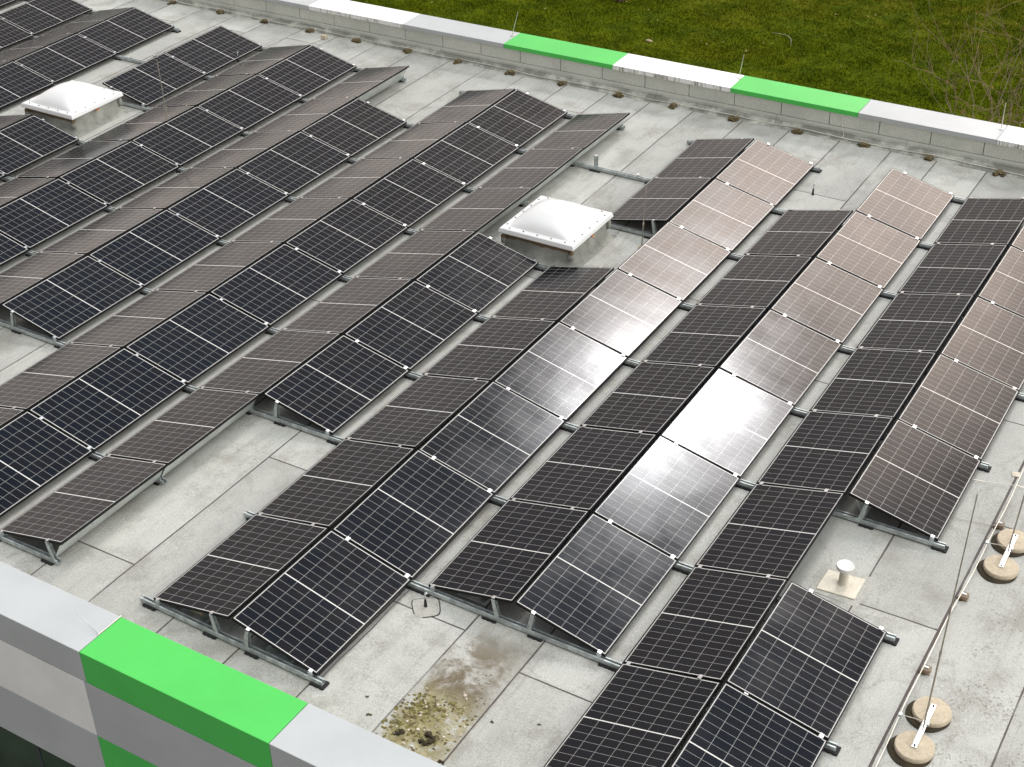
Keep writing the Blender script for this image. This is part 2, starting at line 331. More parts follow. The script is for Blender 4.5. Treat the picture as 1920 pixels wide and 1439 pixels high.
# photovoltaic laminate: 6 x 16 half cells, uv in metres
def pv():
    m, t = mat('photovoltaic_glass'); u, v, _ = t.sep(t.uv())
    cu = t.m('DIVIDE', t.m('SUBTRACT', u, 0.0225), 0.1815)
    half = t.m('SUBTRACT', t.m('ABSOLUTE', t.m('SUBTRACT', v, 0.881)), 0.0062)
    cv = t.m('DIVIDE', half, 0.10675)
    du = t.m('MULTIPLY', t.m('ABSOLUTE', t.m('SUBTRACT', cu, t.m('ROUND', cu))), 0.1815)
    dv = t.m('MULTIPLY', t.m('ABSOLUTE', t.m('SUBTRACT', cv, t.m('ROUND', cv))), 0.10675)
    lu = t.m('LESS_THAN', du, 0.0023); lv = t.m('LESS_THAN', dv, 0.0021); mid = t.m('LESS_THAN', half, 0.0)
    out = t.m('MAXIMUM', t.m('GREATER_THAN', t.m('ABSOLUTE', t.m('SUBTRACT', u, 0.567)), 0.5478), t.m('GREATER_THAN', t.m('ABSOLUTE', t.m('SUBTRACT', v, 0.881)), 0.8590))
    strong = t.m('MAXIMUM', mid, out); line = t.m('MAXIMUM', lu, lv)
    oi = t.n('ShaderNodeObjectInfo').outputs['Random']
    wn = t.n('ShaderNodeTexWhiteNoise', noise_dimensions='3D')
    side = t.m('SIGN', t.m('SUBTRACT', v, 0.881))
    t.put(wn.inputs['Vector'], t.comb(t.m('FLOOR', cu), t.m('MULTIPLY', side, t.m('FLOOR', t.m('ADD', cv, 1.0))), t.m('MULTIPLY', oi, 91.0)))
    r1 = wn.outputs['Value']
    cell = t.mix(r1, (0.0030, 0.0042, 0.0075), (0.0058, 0.0052, 0.0062))
    cell = t.mix(t.m('MULTIPLY', oi, 0.5), cell, (0.0046, 0.0062, 0.0098))
    # fine bus wires
    bw = t.m('LESS_THAN', t.m('ABSOLUTE', t.m('SUBTRACT', t.m('FRACT', t.m('MULTIPLY', cu, 12.0)), 0.5)), 0.045)
    cell = t.mix(t.m('MULTIPLY', bw, 0.06), cell, (0.16, 0.16, 0.16))
    c = t.mix(line, cell, (0.25, 0.252, 0.242)); c = t.mix(strong, c, (0.62, 0.61, 0.58))
    # dust film, washed to the low edge
    ob = t.vm('ADD', t.obj(), t.comb(t.m('MULTIPLY', oi, 40.0), 0.0, 0.0))
    du1 = t.m('MULTIPLY', t.ramp(t.noise(ob, 2.2, 5, 0.65), 0.3, 0.75, 0.0005, 0.006), t.m('ADD', 0.5, t.m('FRACT', t.m('MULTIPLY', oi, 17.3))))
    du2 = t.m('MULTIPLY', t.ramp(u, 0.06, 0.01), 0.02)
    c = t.mix(t.m('ADD', du1, du2), c, (0.45, 0.40, 0.34))
    spk = t.m('MULTIPLY', t.ramp(t.voro(ob, 3.1), 0.010, 0.018, 1.0, 0.0), t.ramp(t.noise(ob, 1.1, 2), 0.56, 0.6))
    c = t.mix(t.m('MULTIPLY', spk, 0.8), c, (0.55, 0.54, 0.5))
    rough = t.ramp(t.noise(ob, 1.7, 3), 0.3, 0.7, 0.12, 0.19)
    nb = t.bump(t.noise(ob, 1.1, 2, 0.4), 0.25, 0.010)
    t.principled(c, rough, 0.0, 1.26, nb); return m
M_pv = pv()

def lawn_mat(name, blades=False):
    m, t = mat(name); p = t.pos(); x, y, z = t.sep(p)
    a1 = t.noise(p, 0.22, 4, 0.6); a2 = t.noise(p, 1.1, 5, 0.65); a3 = t.noise(p, 5.5, 4, 0.7)
    c = t.mix(t.ramp(t.m('ADD', t.m('MULTIPLY', a2, 0.7), t.m('MULTIPLY', a3, 0.3)), 0.36, 0.64), (0.046, 0.074, 0.0010), (0.106, 0.138, 0.0020))
    c = t.mix(t.ramp(t.m('ADD', t.m('MULTIPLY', a1, 0.75), t.m('MULTIPLY', a2, 0.25)), 0.48, 0.72, 0, 0.42), c, (0.125, 0.118, 0.004))
    c = t.mix(t.m('MULTIPLY', t.ramp(y, 31.0, 37.0), t.ramp(a2, 0.4, 0.65, 0, 0.6)), c, (0.13, 0.12, 0.010))
    if blades:
        at_ = t.n('ShaderNodeAttribute'); at_.attribute_name = 'tint'
        c = t.mix(at_.outputs['Fac'], c, (0.13, 0.125, 0.012))
    else: c = t.mix(1.0, c, (0.75, 0.75, 0.75), 'MULTIPLY')
    t.principled(c, 0.9, 0.0, 1.4, None, 0.05); return m
M_lawn = lawn_mat('lawn_soil'); M_grass = lawn_mat('grass_blades', True)

# ================================================================== SETTING
ZG = -4.5
# lawn: one sheet to the horizon
mb = MB(); xs = np.concatenate([[-900, -200, -60], np.linspace(-30, 16, 40), [60, 200, 900]]); ys = np.concatenate([[-900, -200, -40], np.linspace(-2, 52, 46), [90, 250, 900]])
def gz(x, y): return ZG
mb.v = [(x, y, gz(x, y)) for y in ys for x in xs]; nx = len(xs)
mb.f = [(j * nx + i, j * nx + i + 1, (j + 1) * nx + i + 1, (j + 1) * nx + i) for j in range(len(ys) - 1) for i in range(nx - 1)]
tag(mb.build('lawn', M_lawn, smooth=True), kind='structure', label='mossy green lawn behind the building')
m, t = mat('grey_bounce'); t.principled(t.mix(t.ramp(t.noise(t.pos(), 1.5, 5), .3, .7), (.085, .085, .085), (.12, .12, .118)), .85); M_bounce = m
mb = MB(); mb.v = [(-40, -40, ZG + .03), (30, -40, ZG + .03), (30, -1.21, ZG + .03), (-40, -1.21, ZG + .03)]; mb.f = [(0, 1, 2, 3)]  # unseen ground sheet, added so that neutral light bounces onto the near facade
tag(mb.build('bounce_ground', M_bounce), kind='structure', label='unseen grey ground added to bounce neutral light onto the facade')
# grass blades over the part of the lawn that can be seen past the wall
def grass():
    N = 420000
    X = rng.uniform(-21, 6.5, N); Y = rng.uniform(22.5, 41, N)
    def hn(x, y): return (np.sin(x * 1.9 + 2 * np.sin(y * .8)) * np.sin(y * 2.3 + 1.5 * np.sin(x * 1.1)) + .6 * np.sin(x * 5.1 + y * 3.3) * np.sin(y * 6.2 - x * 2.2))
    hh = hn(X, Y); keep = rng.random(N) < (0.88 + 0.10 * hh); X, Y, hh = X[keep], Y[keep], hh[keep]; N = len(X)
    Hh = np.clip(0.046 + 0.016 * hh + rng.normal(0, .012, N), .018, .13); wd = rng.uniform(.010, .022, N)
    th = rng.uniform(0, 6.283, N); ln = rng.uniform(.2, 1.3, N) * Hh; ph = rng.uniform(0, 6.283, N)
    cx, sx = np.cos(th) * wd, np.sin(th) * wd
    zb = np.array([gz(a, b) for a, b in zip(X, Y)])
    V = np.empty((N, 3, 3), np.float32)
    V[:, 0] = np.c_[X - cx, Y - sx, zb - .005]; V[:, 1] = np.c_[X + cx, Y + sx, zb - .005]; V[:, 2] = np.c_[X + ln * np.cos(ph), Y + ln * np.sin(ph), zb + Hh]
    me = bpy.data.meshes.new('grass'); me.vertices.add(N * 3); me.vertices.foreach_set('co', V.ravel())
    me.loops.add(N * 3); me.loops.foreach_set('vertex_index', np.arange(N * 3, dtype=np.int32))
    me.polygons.add(N); me.polygons.foreach_set('loop_start', np.arange(0, N * 3, 3, dtype=np.int32))
    me.update(calc_edges=True)
    at_ = me.attributes.new('tint', 'FLOAT', 'FACE'); tv = np.clip(rng.beta(.8, 3.2, N), 0, 1) * .8
    at_.data.foreach_set('value', tv.astype(np.float32))
    me.materials.append(M_grass); o = bpy.data.objects.new('grass', me); COL.objects.link(o)
    tag(o, 'short mossy green grass growing on the lawn', 'grass', kind='stuff')
grass()
# scattered fallen leaves and pale specks on the lawn
mb = MB()
for k in range(170):
    x, y = rng.uniform(-19, 5), rng.uniform(23, 40); z = gz(x, y) + rng.uniform(.05, .09); r = rng.uniform(.010, .030); q = rng.uniform(0, 6.28)
    P = [(x + r * math.cos(q + a) * (1.5 if i % 2 else 1), y + r * math.sin(q + a) * (1.5 if i % 2 else 1), z + rng.uniform(-.012, .018)) for i, a in enumerate((0, 1.57, 3.14, 4.71))]
    mb.add(P, [(0, 1, 2), (0, 2, 3)])
tag(mb.build('fallen_leaves', simple('faded_leaf', (0.34, 0.25, 0.12), 0.9, 0, .5, .6)), 'dry fallen leaves scattered over the lawn', 'leaves', kind='stuff')

# ------------------------------------------------------------------ the building
bld = thing('office_building', (0, 7, ZG), 'flat roofed building with green, grey and white edge panels under the solar array', 'building')
def bpart(mbx, name, m, **k):
    par = k.pop('parent', bld)
    o = mbx.build(name, m, None, **k); o.parent = par
    o.matrix_parent_inverse = Matrix.Translation(-Vector((0, 7, ZG))) if par is bld else Matrix.Identity(4)
    return o
XL, XR = -22.0, 12.0
bpart(MB().box(XL, XR, -1.20, 16.40, ZG, -0.30), 'wall', M_render)
# roof sheets
seams = [-22, -20.9, -19.9, -18.9, -17.9, -16.9, -15.85, -14.86, -13.88, -12.99, -12.02, -11.12, -10.14, -9.2, -8.14, -7.2, -6.27, -5.38, -4.48, -3.5, -2.57, -1.65, -0.73, 0.28, 1.21, 2.18, 3.14, 3.975, 4.86, 5.76, 6.66, 7.60, 8.62, 9.6, 10.6, 12.0]
ends = {-5.38: [11.9], -4.48: [13.35], -6.27: [10.2], -0.73: [2.87, 8.6], -1.65: [.42, 7.1], -2.57: [4.9, 12.9], 1.21: [5.5, 13.2], 2.18: [1.46, 9.2, 13.4], 3.14: [6.2, 12.4], 3.975: [1.2, 8.0], 4.86: [5.0, 11.2], 5.76: [3.2, 9.4],
        6.66: [3.96, 8.3], 7.60: [6.1], -12.02: [5.4, 14.9], -10.14: [4.1, 15.1], -8.14: [7.7], -13.88: [14.7], -3.5: [6.4, 14.55], .28: [3.9, 12.1]}
mb = MB(); UV = []; TINT = []
for i in range(len(seams) - 1):
    x0, x1 = seams[i], seams[i + 1]; cuts = [-0.75] + ends.get(x0, [6 + (i * 2.7) % 5]) + [15.70]
    for a0, b0 in zip(cuts[:-1], cuts[1:]):
        nu, nv = 4, max(2, int((b0 - a0) / .45)); o = len(mb.v); tv = random.uniform(.83, 1.08)
        for jj in range(nv + 1):
            for ii in range(nu + 1):
                x = x0 + (x1 - x0) * ii / nu; y = a0 + (b0 - a0) * jj / nv
                mb.v.append((x, y, fz(x, y) + 0.004 * (ii == 0) * 0 + .0)); UV.append((x - x0 if a0 > -.7 or True else 1, (y - a0) if a0 > -.7 else y - a0 + .2))
        for jj in range(nv):
            for ii in range(nu):
                k = o + jj * (nu + 1) + ii; mb.f.append((k, k + 1, k + nu + 2, k + nu + 1)); TINT.append(tv)
mb.uv = UV
roof = bpart(mb, 'roof', M_bit, smooth=True)
ta = roof.data.attributes.new('tint', 'FLOAT', 'FACE'); ta.data.foreach_set('value', np.array(TINT, np.float32))
# far parapet: core, upper bitumen upstand, lower flashing and cant
far = bpart(MB().box(XL, XR, 15.83, 16.42, -0.3, 0.50), 'parapet_wall', M_render)
def sub(mbx, name, m, parent, **k):
    o = mbx.build(name, m, parent, **k); return o
mb = MB()
for k in range(-24, 14):
    x0 = 0.038 + 0.936 * k; mb.box(x0 + .007, x0 + .929, 15.806, 15.828, 0.222, 0.52)
sub(mb, 'upstand', M_bitw, far)
sub(MB().box(XL, XR, 15.820, 15.829, 0.19, 0.50), 'joint_sealant', M_rubber, far)
mb = MB()
for k in range(-9, 5):
    x0 = 0.9 + 2.48 * k; mb.add([(x0, 15.802, .213), (x0 + 2.474, 15.802, .213), (x0 + 2.474, 15.790, .10), (x0, 15.790, .10), (x0, 15.665, .012), (x0 + 2.474, 15.665, .012), (x0, 15.655, .0), (x0 + 2.474, 15.655, .0),
                (x0, 15.826, .213), (x0 + 2.474, 15.826, .213)], [(0, 3, 2, 1), (3, 4, 5, 2), (4, 6, 7, 5), (8, 0, 1, 9)])
sub(mb, 'flashing', M_bitw, far)
def coping(parent, y0, y1, x0, x1, m, zin, zout, lab):
    mb = MB(); z1 = .566
    # folded sheet: top plate with a slight fall inwards, inner and outer legs
    mb.box(x0 + .003, x1 - .003, y0, y1, min(zin, zout), z1)
    o = mb.build('coping', m, parent, bevel=.006); o['label'] = lab; return o
cols = {'grey': M_grey, 'white': M_whitep, 'green': M_green}
farseq = {-9: 'green', -8: 'grey', -7: 'white', -6: 'green', -5: 'grey', -4: 'white', -3: 'grey', -2: 'green', -1: 'white', 0: 'green', 1: 'grey', 2: 'white', 3: 'grey'}
for k, cname in farseq.items():
    x0 = -0.05 + 2.485 * k; mb = MB()
    x1 = x0 + 2.485
    mb.hexa([(x0 + .004, 15.782, .470), (x1 - .004, 15.782, .470), (x1 - .004, 16.455, .30), (x0 + .004, 16.455, .30),
             (x0 + .004, 15.782, .558), (x1 - .004, 15.782, .558), (x1 - .004, 16.455, .574), (x0 + .004, 16.455, .574)])
    o = mb.build('coping', cols[cname], far, bevel=.005); o['label'] = cname + ' coping panel on the far wall'
# near parapet and facade cladding
near = bpart(MB().box(XL, XR, -1.24, -0.70, -0.3, 0.50), 'parapet_wall', M_bitw)
nearseq = {-8: 'grey', -7: 'white', -6: 'green', -5: 'grey', -4: 'green', -3: 'white', -2: 'grey', -1: 'grey', 0: 'green', 1: 'grey', 2: 'white', 3: 'grey', 4: 'green'}
row2 = {-1: 'white', 0: 'grey', 1: 'white', 2: 'grey', -2: 'green'}; row3 = {-1: 'grey', 0: 'green', 1: 'grey', 2: 'white', -2: 'white'}
for k, cname in nearseq.items():
    x0 = 0.235 + 2.478 * k; x1 = x0 + 2.478; mb = MB()
    mb.hexa([(x0 + .004, -1.28, .130), (x1 - .004, -1.28, .130), (x1 - .004, -.668, .47), (x0 + .004, -.668, .47),
             (x0 + .004, -1.28, .566), (x1 - .004, -1.28, .566), (x1 - .004, -.668, .558), (x0 + .004, -.668, .558)])
    o = mb.build('coping', cols[cname], near, bevel=.006); o['label'] = cname + ' coping panel on the near wall'
    for zz0, zz1, rr in ((-.686, .120, row2), (-1.455, -.696, row3)):
        cn_ = rr.get(k, ('grey', 'white', 'green')[(k + int(zz0 * 10)) % 3])
        o = MB().box(x0 - .04, x1 - .048, -1.279, -1.245, zz0, zz1).build('cladding_panel', cols[cn_], near, bevel=.003); o['label'] = cn_ + ' cladding panel on the near facade'
bpart(MB().box(XL, XR, -1.245, -1.20, -1.45, .1), 'wall', M_wframe)
for k in range(-8, 4):
    x0 = 0.195 + 2.478 * k
    f = MB(); f.box(x0 + .03, x0 + .11, -1.215, -1.15, -3.9, -1.46); f.box(x0 + 1.2, x0 + 1.27, -1.214, -1.15, -3.82, -1.54)
    f.box(x0 + .11, x0 + 2.44, -1.215, -1.15, -3.9, -3.82); f.box(x0 + .11, x0 + 2.44, -1.216, -1.15, -1.54, -1.46)
    wf = bpart(f, 'window', M_wframe)
    MB().box(x0 + .11, x0 + 1.2, -1.206, -1.201, -3.82, -1.54).build('pane', M_glass, wf)
    MB().box(x0 + 1.27, x0 + 2.44, -1.206, -1.201, -3.82, -1.54).build('pane', M_glass, wf)

# ================================================================== SOLAR ARRAY
L, Wd, TH = 1.762, 1.134, 0.030
mb = MB(); lip = .0130
def frame_mesh():
    mb = MB()
    mb.box(0, lip, 0, L, -TH, 0.0012); mb.box(Wd - lip, Wd, 0, L, -TH, 0.0012)
    mb.box(lip, Wd - lip, 0, lip, -TH, 0.0012); mb.box(lip, Wd - lip, L - lip, L, -TH, 0.0012)
    return mb
def glass_mesh():
    mb = MB(); e = lip
    mb.v = [(e, e, 0), (Wd - e, e, 0), (Wd - e, L - e, 0), (e, L - e, 0), (e, e, -.006), (Wd - e, e, -.006), (Wd - e, L - e, -.006), (e, L - e, -.006)]
    mb.f = [(0, 1, 2, 3), (7, 6, 5, 4)]; mb.uv = [(v[0], v[1]) for v in mb.v]; return mb
def box_mesh():
    return MB().box(Wd * .72, Wd * .80, L * .46, L * .54, -.028, -.0065)
# which panels stand where: tent index -> (left slope list, right slope list); tents counted leftwards from the right-hand one
TENTS = {2: (range(0, 8), [0, 1, 3, 4, 5, 6, 7]), 1: (range(1, 7), range(1, 8)), 0: ([0, 1, 2, 3, 4, 6, 7], range(0, 8)), -1: (range(0, 8), [2, 3, 4]),
         -2: (range(0, 8), range(0, 8)), -3: (range(2, 8), range(2, 7)), -4: (range(2, 8), range(2, 8)), -5: ([3, 4], [3, 4, 6, 7]), -6: (range(5, 8), range(5, 8)), -7: ([], [6, 7]), -8: ([], [6, 7])}
TOFF = {-8: 0.36}
def tx(t): return t * W_ + TOFF.get(t, 0.0)
proto = None; cosA = A_ / math.hypot(A_, H_)
GROUP = 'solar panels in ridged rows on the flat roof'
for tt in TENTS:
    for si, lst in enumerate(TENTS[tt]):
        lst = sorted(lst, reverse=True)
        for rank, i in enumerate(lst):
            W = si == 0; x0 = tx(tt)
            xl, xh = (x0, x0 + A_) if W else (x0 + 2 * A_ + G_, x0 + A_ + G_)
            y0, y1 = i * S, (i + 1) * S
            zl0, zl1 = ZE + fz(xl, y0), ZE + fz(xl, y1); zh0, zh1 = ZE + H_ + fz(xh, y0), ZE + H_ + fz(xh, y1)
            sx = np.array([xh - xl, 0, ((zh0 + zh1) - (zl0 + zl1)) / 2]); sx /= np.linalg.norm(sx)
            sy = np.array([0, S, ((zl1 + zh1) - (zl0 + zh0)) / 2]); sy /= np.linalg.norm(sy); sy = sy - sx * sx.dot(sy); sy /= np.linalg.norm(sy)
            # small mounting tolerance
            j1 = rng.normal(0, .0038); j2 = rng.normal(0, .0038)
            n0 = np.cross(sx, sy); sx = sx + n0 * j1; sx /= np.linalg.norm(sx); sy = sy + n0 * j2; sy -= sx * sx.dot(sy); sy /= np.linalg.norm(sy)
            c = np.array([(xl + xh) / 2, (y0 + y1) / 2, (zl0 + zl1 + zh0 + zh1) / 4])
            if not W: sx_, sy_ = sx, -sy
            else: sx_, sy_ = sx, sy
            nn = np.cross(sx_, sy_); org = c - sx_ * Wd / 2 - sy_ * L / 2
            sheen = 'dark'
            if si == 1 and ((tt, i) in ((0, 3), (0, 4), (1, 3))): sheen = 'glaring'
            elif si == 1 and ((tt == 0 and i >= 5) or (tt == 1 and i >= 2) or (tt == 2 and i >= 3)): sheen = 'shiny'
            lab = '%s solar panel on %s slope of %s ridge from right, %s from far end' % (sheen, 'left' if W else 'right', ORD[3 - tt], ORD[rank + 1])
            if proto is None:
                o = proto = thing('solar_panel', (0, 0, 0), lab, 'solar panel', GROUP)
                frame_mesh().build('frame', M_frame, o); glass_mesh().build('glass_sheet', M_pv, o); box_mesh().build('junction_box', M_rubber, o)
            else: o = copy_tree(proto); o['label'] = lab
            o.matrix_world = Matrix(((sx_[0], sy_[0], nn[0], org[0]), (sx_[1], sy_[1], nn[1], org[1]), (sx_[2], sy_[2], nn[2], org[2]), (0, 0, 0, 1)))

# ------------------------------------------------------------------ rails with feet, posts and clamps
def has(tt, si, n): 
    l = list(TENTS[tt][si]); return n in l or (n - 1) in l
def channel(pts, y, wdt=.062, hgt=.055, th=.005):
    """open C channel swept through (x, z) points"""
    mb = MB(); prof = [(-wdt / 2, hgt), (-wdt / 2, 0), (wdt / 2, 0), (wdt / 2, hgt), (wdt / 2 - .016, hgt), (wdt / 2 - .016, hgt - th), (wdt / 2 - th, hgt - th), (wdt / 2 - th, th), (-wdt / 2 + th, th), (-wdt / 2 + th, hgt - th), (-wdt / 2 + .016, hgt - th), (-wdt / 2 + .016, hgt)]
    V = []; n = len(prof)
    for (x, z) in pts: V += [(x, y + p[0], z + p[1]) for p in prof]
    F = [(i * n + j, i * n + (j + 1) % n, (i + 1) * n + (j + 1) % n, (i + 1) * n + j) for i in range(len(pts) - 1) for j in range(n)]
    k = (len(pts) - 1) * n
    for a0, b0, c0, d0 in ((0, 1, 8, 9), (1, 2, 7, 8), (2, 3, 6, 7), (3, 4, 5, 6), (9, 10, 11, 0)):
        F.append((a0, d0, c0, b0)); F.append((k + a0, k + b0, k + c0, k + d0))
    mb.add(V, F); return mb
NEARNAME = 'counting from the far wall'
for n in range(0, 9):
    spans = []; marks = []
    for tt in sorted(TENTS):
        x0 = tx(tt); wE, eE = has(tt, 0, n), has(tt, 1, n)
        if not (wE or eE): continue
        lo = x0 - .19 if wE else x0 + A_ + G_ - .10; hi = x0 + 2 * A_ + G_ + .10 if eE else x0 + A_ - .10
        if tt == -1 and n == 7: hi = x0 + W_ - .1
        if tt == -5 and n == 7: lo = x0 - .1
        spans.append([lo, hi])
        if wE: marks.append((x0, x0 + A_, 0))
        if eE: marks.append((x0 + 2 * A_ + G_, x0 + A_ + G_, 1))
    merged = [spans[0]]
    for s_ in spans[1:]:
        if s_[0] - merged[-1][1] < .3: merged[-1][1] = s_[1]
        else: merged.append(s_)
    for mi, (lo, hi) in enumerate(merged):
        y = n * S; mid = (lo + hi) / 2; who = ''
        if len(merged) > 1: who = ', %s stretch from the left' % ORD[mi + 1] if len(merged) > 2 else (', left stretch' if mi == 0 else ', right stretch')
        r = thing('mounting_rail', (mid, y, 0), 'galvanised mounting rail, %s from far wall%s' % (ORD[9 - n], who), 'rail', 'rails carrying the solar panels')
        xs_ = sorted([lo, hi] + [x for tt in TENTS for x in (tx(tt) - .1, tx(tt) + A_ + G_ / 2) if lo < x < hi])
        def loc(mbx): mbx.v = [(a - mid, b - y, c) for a, b, c in mbx.v]; return mbx
        loc(channel([(x, .020 + fz(x, y)) for x in xs_], y)).build('channel', M_galv, r)
        for (xl, xh, sd) in marks:
            if not (lo - .05 <= xl <= hi + .05): continue
            sg = 1 if xh > xl else -1; dxx = (xh - xl) / A_
            tslope = H_ / A_
            edge_f = (n in TENTS[round((xl if sd == 0 else xl - 2 * A_ - G_) / W_) if abs((xl if sd == 0 else xl - 2 * A_ - G_) / W_ + 7.85) > .2 else -8][sd])
            tkey = [q for q in TENTS if abs(tx(q) - (xl if sd == 0 else xl - 2 * A_ - G_)) < .05][0]
            hb, hf = (n - 1) in TENTS[tkey][sd], n in TENTS[tkey][sd]
            for frac in (0.055, 0.80):
                xc = xl + (xh - xl) * frac; zc = ZE + H_ * frac + fz(xc, y)
                cb = MB(); ya, yb = (-.031 if hb else -.012), (.031 if hf else .012)
                w2 = .021
                cb.hexa([(xc - w2, y + ya, zc + .002 - w2 * tslope * dxx), (xc + w2, y + ya, zc + .002 + w2 * tslope * dxx), (xc + w2, y + yb, zc + .002 + w2 * tslope * dxx), (xc - w2, y + yb, zc + .002 - w2 * tslope * dxx),
                         (xc - w2, y + ya, zc + .008 - w2 * tslope * dxx), (xc + w2, y + ya, zc + .008 + w2 * tslope * dxx), (xc + w2, y + yb, zc + .008 + w2 * tslope * dxx), (xc - w2, y + yb, zc + .008 - w2 * tslope * dxx)])
                cb.box(xc - .012, xc + .012, y - .008, y + .008, zc - .035, zc + .004)
                loc(cb).build('clamp', M_alu, r)
            # low holder and raised post
            pb = MB(); xc = xl + (xh - xl) * .055; pb.box(xc - .022, xc + .022, y - .022, y + .022, .072 + fz(xc, y), ZE + fz(xc, y) + H_ * .055 - .004)
            loc(pb).build('holder', M_galv, r)
            xb = xl + (xh - xl) * .845; xt = xl + (xh - xl) * .80; z0, z1 = .066 + fz(xb, y), ZE + H_ * .8 - .012 + fz(xt, y)
            pb = MB()
            for yy0, yy1 in ((y - .024, y - .019), (y + .019, y + .024)):
                pb.hexa([(xb - .03, yy0, z0), (xb + .03, yy0, z0), (xb + .03, yy1, z0), (xb - .03, yy1, z0), (xt - .02, yy0, z1), (xt + .02, yy0, z1), (xt + .02, yy1, z1), (xt - .02, yy1, z1)])
            pb.hexa([(xb - .03, y - .019, z0), (xb - .025, y - .019, z0), (xb - .025, y + .019, z0), (xb - .03, y + .019, z0), (xt - .02, y - .019, z1), (xt - .015, y - .019, z1), (xt - .015, y + .019, z1), (xt - .02, y + .019, z1)])
            loc(pb).build('post', M_galv, r)
            for xf in (xl + sg * -.045 + 0, xb - sg * .09):
                fb = MB(); zf = fz(xf, y); fb.box(xf - .09, xf + .09, y - .058, y + .058, zf, zf + .020)
                for q in range(3): fb.box(xf - .085 + q * .06, xf - .045 + q * .06, y - .064, y + .064, zf, zf + .014)
                loc(fb).build('rubber_foot', M_rubber, r)
# posts left standing on the bare stretches beside the skylights
def loose_post(x, y, xlow, lab):
    r = thing('support_post', (x, y, .07), lab, 'bracket', 'bare clamp posts on rails')
    b = MB(); b.box(-.03, .03, -.024, -.019, 0, .2); b.box(-.03, .03, .019, .024, 0, .2); b.box(-.03, -.025, -.019, .019, 0, .2); b.build('post', M_galv, r)
    MB().box(-.03, .03, -.032, .032, .203, .213).build('clamp', M_alu, r)
    MB().box(-.1, .1, -.064, .064, -.07 + fz(x, y), -.05 + fz(x, y)).build('rubber_foot', M_rubber, r)
    b = MB(); b.box(xlow - x - .026, xlow - x + .026, -.03, .03, .028, .036); b.box(xlow - x - .02, xlow - x + .02, -.02, .02, .0, .03); b.build('clamp', M_alu, r)
loose_post(-1.12, 7 * S, -.30, 'bare clamp post on open rail beside the near skylight')
loose_post(-11.45, 7 * S, -12.2, 'bare clamp post on open rail behind the far left skylight')
# wind deflector sheets behind single slopes
gD = 'sheet metal wind deflectors closing single rows'
def deflector(tt, i, lab):
    x0 = tx(tt); y0, y1 = i * S + .012, (i + 1) * S - .012; mb = MB(); zz = fz(x0 + A_, i * S + .9)
    prof = [(.900, .062), (.915, .080), (.965, .165), (.968, .175), (.972, .180), (1.052, .318), (1.066, .324)]
    V = [(x0 + p[0], y, p[1] + zz) for y in (y0, y1) for p in prof] + [(x0 + p[0] - .003, y, p[1] + zz - .003) for y in (y0, y1) for p in prof]
    n = len(prof); F = []
    for j in range(n - 1): F += [(j, j + 1, n + j + 1, n + j), (2 * n + j, 3 * n + j, 3 * n + j + 1, 2 * n + j + 1)]
    mb.add(V, F)
    r = thing('wind_deflector', (x0 + .95, (y0 + y1) / 2, .06), lab, 'deflector', gD)
    mb.v = [(a - x0 - .95, b - (y0 + y1) / 2, c - .06) for a, b, c in mb.v]; mb.build('sheet', M_defl, r)
    cb = MB(); cb.tube([(.055, -.3, .272), (.058, -.33, .2), (.06, -.36, .235), (.058, -.4, .27)], .003, 5); cb.build('cable', M_rubber, r)
for q, i in enumerate([0, 1]): deflector(-1, i, 'grey wind deflector behind fourth ridge, %s from the near end' % ORD[q + 1])
for q, i in enumerate([7, 6, 5]): deflector(-1, i, 'grey wind deflector behind fourth ridge, %s from the far end' % ORD[q + 1])
deflector(-3, 7, 'grey wind deflector at far end of sixth ridge from right')
# back sheets of the right-hand slopes that stand alone
def back_deflector(tt, i, lab):
    x0 = tx(tt) + A_ + G_; y0, y1 = i * S + .012, (i + 1) * S - .012; zz = fz(x0, i * S + .9); yc = (y0 + y1) / 2
    r = thing('wind_deflector', (x0 + .1, yc, .06), lab, 'deflector', gD); mb = MB()
    mb.hexa([(.10, y0 - yc, zz), (.104, y0 - yc, zz), (.104, y1 - yc, zz), (.10, y1 - yc, zz), (-.02, y0 - yc, .26 + zz), (-.016, y0 - yc, .26 + zz), (-.016, y1 - yc, .26 + zz), (-.02, y1 - yc, .26 + zz)])
    mb.build('sheet', M_defl, r)
back_deflector(2, 3, 'grey wind deflector under first panel after the roof vent gap')
# ballast trays seen under the near row ends
def ballast(x, y, lab, block=True):
    r = thing('ballast_tray', (x, y, 0), lab, 'ballast tray', 'ballast trays under the near panels'); b = MB(); z0 = .078
    b.box(-.18, .18, 0, .42, z0, z0 + .003); b.box(-.18, -.177, 0, .42, z0 + .003, z0 + .05); b.box(.177, .18, 0, .42, z0 + .003, z0 + .05); b.build('tray', M_galv, r)
    if block: MB().box(-.12, .05, .08, .40, z0 + .004, z0 + .075).build('concrete_block', M_conc, r, bevel=.006)
ballast(.52, .05, 'steel ballast tray under left slope at near end of third ridge'); ballast(1.72, .05, 'steel ballast tray under right slope at near end of third ridge', False)
ballast(W_ + .55, S + .05, 'ballast tray with pale block under near end of second ridge')
# string cables lying in the valley gaps
def cable(pts, lab, r=.004, m=M_rubber, name='cable', cat='cable', group=None):
    o = MB().tube(pts, r, 6).build(name, m); return tag(o, lab, cat, group)
cable([(2.26, .05 + .3 * k, fz(2.26, .3 * k) + .02 + .012 * math.sin(k * 1.7)) for k in range(7)], 'black string cable hanging along low edge of third ridge near end')

